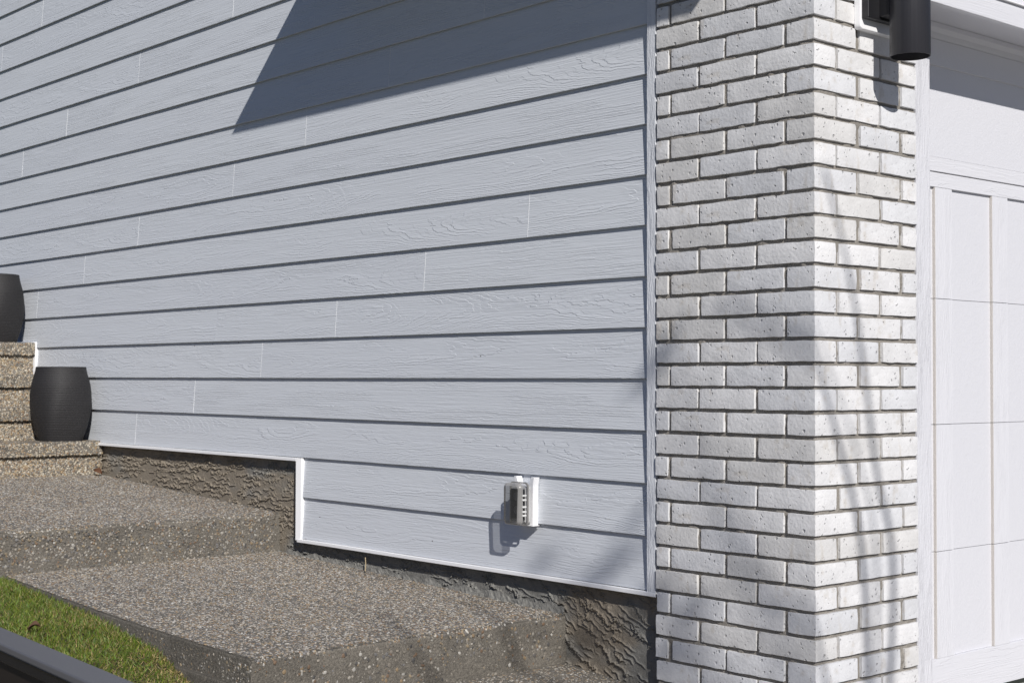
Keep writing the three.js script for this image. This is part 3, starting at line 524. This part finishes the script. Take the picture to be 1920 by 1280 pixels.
// ---------------------------------------------------------------- bare young tree out of frame on the sunny side: its stems shade the brick
{
  const tree = thing('young_tree', 'slender bare young tree standing beside the driveway', 'tree');
  const bark = mat(lin(0.12, 0.1, 0.08), 0.9), D = SUN;
  const on = (z, y, dist) => V(XB, y, z).addScaledVector(D, dist);          // from a point of the pier's right face towards the sun
  const onL = (x, y, dist) => V(x, y, ZB).addScaledVector(D, dist);
  const tube = (pts, r0, r1) => { const c = new THREE.CatmullRomCurve3(pts), n = pts.length * 6, g = new THREE.TubeGeometry(c, n, 1, 7), p = g.attributes.position, q = new THREE.Vector3(); for (let i = 0; i <= n; i++) { c.getPointAt(i / n, q); const r = lerp(r0, r1, i / n); for (let k = 0; k <= 7; k++) { const a = i * 8 + k; p.setXYZ(a, q.x + (p.getX(a) - q.x) * r, q.y + (p.getY(a) - q.y) * r, q.z + (p.getZ(a) - q.z) * r); } } g.computeVertexNormals(); return g; };
  const DS = 6.2, fork = on(-0.42, -2.1, DS), base = V(fork.x + 0.12, -1.13, fork.z - 0.05);
  part('trunk', tube([base, V(base.x - 0.02, 0.2, base.z + 0.02), fork], 0.07, 0.04), bark, tree);
  const stems = [
    [[-0.40, -0.93], [-0.36, -0.68], [-0.26, -0.42], [-0.13, -0.12], [-0.01, 0.17], [0.05, 0.3]],
    [[-0.55, -0.80], [-0.47, -0.55], [-0.40, -0.2], [-0.34, 0.05], [-0.27, 0.25], [-0.2, 0.42]],
    [[-0.13, -0.95], [-0.05, -0.78], [0.0, -0.62], [0.06, -0.4]],
    [[-0.47, -0.92], [-0.45, -0.7], [-0.36, -0.46], [-0.22, -0.2], [-0.12, 0.0]],
  ];
  stems.forEach((s, i) => { const dist = DS + 0.12 * i, pts = [fork.clone(), ...s.map(([z, y], k) => on(z, y, dist + k * 0.06))]; part('stem', tube(pts, [0.021, 0.02, 0.017, 0.012][i], [0.008, 0.008, 0.005, 0.004][i]), bark, tree); });
  for (const [z0, z1] of [[0.5, 0.52], [0.08, 0.11]]) part('stem', tube([fork.clone(), V(-0.43, -1.15, z0).addScaledVector(D, 8.4), V(-0.43, -1.0, z0).addScaledVector(D, 8.5), V(-0.43, -0.86, z1).addScaledVector(D, 8.6)], 0.013, 0.009), bark, tree);
  // side shoots with swelling buds, farther out: soft dapples on the lower bricks and the siding's end
  const r = rng(5), leafs = [], lg = new THREE.CircleGeometry(1, 5);
  for (const [x, y, sp, n, dist] of [[0.5, -0.76, 0.06, 20, 9.5], [0.66, -0.80, 0.05, 18, 9.6], [0.21, -0.87, 0.06, 18, 9.2], [0.6, -0.93, 0.05, 16, 9.4], [0.42, -0.5, 0.06, 12, 9.0], [-0.05, -0.67, 0.035, 15, 9.4], [-0.16, -0.42, 0.05, 7, 9.4], [0.49, 0.05, 0.045, 14, 8.6], [0.53, 0.13, 0.03, 8, 8.5], [0.16, -0.72, 0.04, 10, 9.1], [0.3, -0.66, 0.04, 8, 9.1]]) {
    const c = onL(x, y, dist); part('shoot', tube([fork.clone(), fork.clone().lerp(c, 0.5).add(V(0.1, -0.2, 0.05)), c], 0.008, 0.003), bark, tree);
    for (let k = 0; k < n; k++) { const g = lg.clone(); const s = 0.016 + 0.016 * r(); g.scale(s, s * 0.6, 1); g.rotateX(r() * 6); g.rotateY(r() * 6); g.translate(c.x + (r() + r() - 1) * sp, c.y + (r() + r() - 1) * sp * 1.6, c.z + (r() + r() - 1) * sp); leafs.push(g); }
  }
  const lv = part('buds', mergeGeometries(leafs), mat(lin(0.1, 0.13, 0.05), 0.9, { side: THREE.DoubleSide }), tree); lv.userData.kind = 'stuff';
}

// ---------------------------------------------------------------- dark rail in the foreground corner
{
  const a = V(-0.6, -0.55, 2.349), b = V(1.9, -0.55, 2.535), ang = Math.atan2(b.z - a.z, b.x - a.x), L = a.distanceTo(b);
  const t = thing('black_rail', 'black metal rail over a dark brown panel in the bottom left corner', 'rail', [a.x, 0, a.z]); t.rotation.y = -ang;
  const railM = mat(lin(0.12, 0.12, 0.128), 0.45, { bumpMap: rep(paintBump, 5, 5), bumpScale: 0.0004 });
  part('cap', box(0, L, -0.566, -0.55, 0, 0.068, 0.004), railM, t);
  part('bevel_band', box(0, L, -0.592, -0.5665, 0.008, 0.062, 0.003), mat(lin(0.008, 0.009, 0.014), 0.25), t);
  part('panel', box(0, L, -0.66, -0.5925, 0.014, 0.05, 0.002), mat(lin(0.018, 0.013, 0.01), 0.5), t);
  part('lower_band', box(0, L, -0.7, -0.6605, 0.004, 0.066, 0.003), mat(lin(0.008, 0.009, 0.014), 0.25), t);
  part('lower_panel', box(0, L, -1.05, -0.7005, 0.014, 0.05, 0.002), mat(lin(0.018, 0.013, 0.01), 0.5), t);
  part('knob', (() => { const g = new THREE.LatheGeometry([[0, 0], [0.011, 0], [0.011, 0.006], [0.007, 0.009], [0.01, 0.016], [0.008, 0.022], [0, 0.024]].map((v) => new THREE.Vector2(...v)), 20); g.translate(0.918, -0.5505, 0.03); return g; })(), black, t);
}

// ---------------------------------------------------------------- lawn
{
  const r = rng(909), n = 95000, bg = new THREE.BufferGeometry();
  const P = [], I = [], w = 0.0013; // a bent blade, 1 unit tall
  [[0, 0, 1], [0.35, 0.06, 0.9], [0.7, 0.22, 0.6], [1, 0.42, 0.05]].forEach(([y, b, k]) => { P.push(-w * k, y, b, w * k, y, b); });
  for (let i = 0; i < 3; i++) I.push(2 * i, 2 * i + 1, 2 * i + 2, 2 * i + 1, 2 * i + 3, 2 * i + 2);
  bg.setAttribute('position', new THREE.Float32BufferAttribute(P, 3)); bg.setIndex(I); bg.computeVertexNormals();
  const im = new THREE.InstancedMesh(bg, new THREE.MeshPhysicalMaterial({ color: 0xffffff, roughness: 0.6, side: THREE.DoubleSide, transmission: 0.25, thickness: 0 }), n), M = new THREE.Matrix4(), q = new THREE.Quaternion(), e = new THREE.Euler(), c = new THREE.Color();
  for (let i = 0; i < n; i++) {
    const x = lerp(-2.9, 0.35, r()), z = edgeZ(Math.max(-2.3, x)) + 0.012 + Math.pow(r(), 1.25) * 1.0, zz = x < -2.36 ? Math.max(z, 1.64) : z;
    const bare = smooth(-1.15, -0.55, x) * smooth(0.25, 0.02, z - edgeZ(x)), dry = r() < 0.3 + 0.5 * bare + 0.25 * smooth(0.5, 0.75, fbm(x * 4, z * 4, 81, 3));
    const hgt = (dry ? 0.02 : 0.026) * (0.6 + 0.8 * r()) * (1 - 0.45 * bare);
    e.set((r() - 0.5) * (dry ? 2.8 : 2.1), r() * 6.283, (r() - 0.5) * (dry ? 2.8 : 2.0), 'YXZ'); q.setFromEuler(e);
    M.compose(V(x, lawnY(x, zz) + 0.001, zz), q, new THREE.Vector3(0.8 + 0.7 * r(), hgt, hgt)); im.setMatrixAt(i, M);
    const v = 0.5 + 0.95 * r(); dry ? c.setRGB(0.36 * v, 0.28 * v, 0.12 * v) : c.setRGB(0.115 * v * (0.85 + 0.6 * r()), 0.185 * v, 0.018 * v); im.setColorAt(i, c);
  }
  im.name = 'lawn_grass'; im.userData = { kind: 'stuff', label: 'short green lawn grass with dry blades beside the landing', category: 'grass' }; scene.add(im);
}
// ---------------------------------------------------------------- dead leaves and a twig
function leaf(label, p, rot, s, col) {
  const g = new THREE.PlaneGeometry(1, 0.55, 10, 6), a = g.attributes.position; for (let i = 0; i < a.count; i++) { const x = a.getX(i), y = a.getY(i), k = Math.cos(x * Math.PI) * 0.95 + 0.05; a.setXYZ(i, x, y * k, 0.28 * Math.sin(y * 5 * 1.1) * Math.sin(y * 5.5) + 0.25 * Math.sin(x * 4 + 1) + 0.05 * vn(x * 9, y * 9, 4)); }
  g.computeVertexNormals(); g.scale(s, s, s);
  const m = new THREE.Mesh(g, mat(lin(...col), 0.8, { side: THREE.DoubleSide })); m.name = numbered('dead_leaf'); m.position.copy(p); m.rotation.set(...rot); m.userData = { label, category: 'leaf' }; scene.add(m);
}
leaf('curled brown dead leaf on the landing against the lowest step', V(-4.17, YB(-4.17) + 0.016, 0.03), [-1.0, 0.9, 0.2], 0.06, [0.13, 0.06, 0.03]);
leaf('brown dead leaf lying in the lawn grass', V(-1.33, lawnY(-1.33, 1.62) + 0.03, 1.62), [-1.2, 0.3, 0.8], 0.045, [0.11, 0.06, 0.035]);
{
  const g = new THREE.TubeGeometry(new THREE.CatmullRomCurve3([V(-1.63, YA(-1.63) + 0.006, 0.022), V(-1.638, YA(-1.64) + 0.03, 0.014), V(-1.655, YA(-1.65) + 0.06, 0.004)]), 12, 0.0022, 6);
  const m = new THREE.Mesh(g, mat(lin(0.4, 0.32, 0.2), 0.8)); m.name = 'dry_twig'; m.userData = { label: 'short dry straw twig leaning on the foundation', category: 'twig' }; scene.add(m);
  const speck = mat(lin(0.04, 0.035, 0.03), 0.9);
  for (const [x, y] of [[-2.02, -0.622], [-3.17, 0.165], [-2.99, 0.172], [-2.74, 0.174], [-1.2, -0.66], [-0.9, 0.09]]) { const k = Math.floor((y - 0.003) / EXPO), b = part('speck', new THREE.SphereGeometry(0.0026, 8, 6), speck, wall); b.scale.z = 0.5; b.position.set(x, y, -(y - lapY(k)) * TILT + 0.0006); }
}
scene.traverse((o) => { if (o.isMesh) { o.castShadow = true; o.receiveShadow = true; } });
renderer.render(scene, camera);
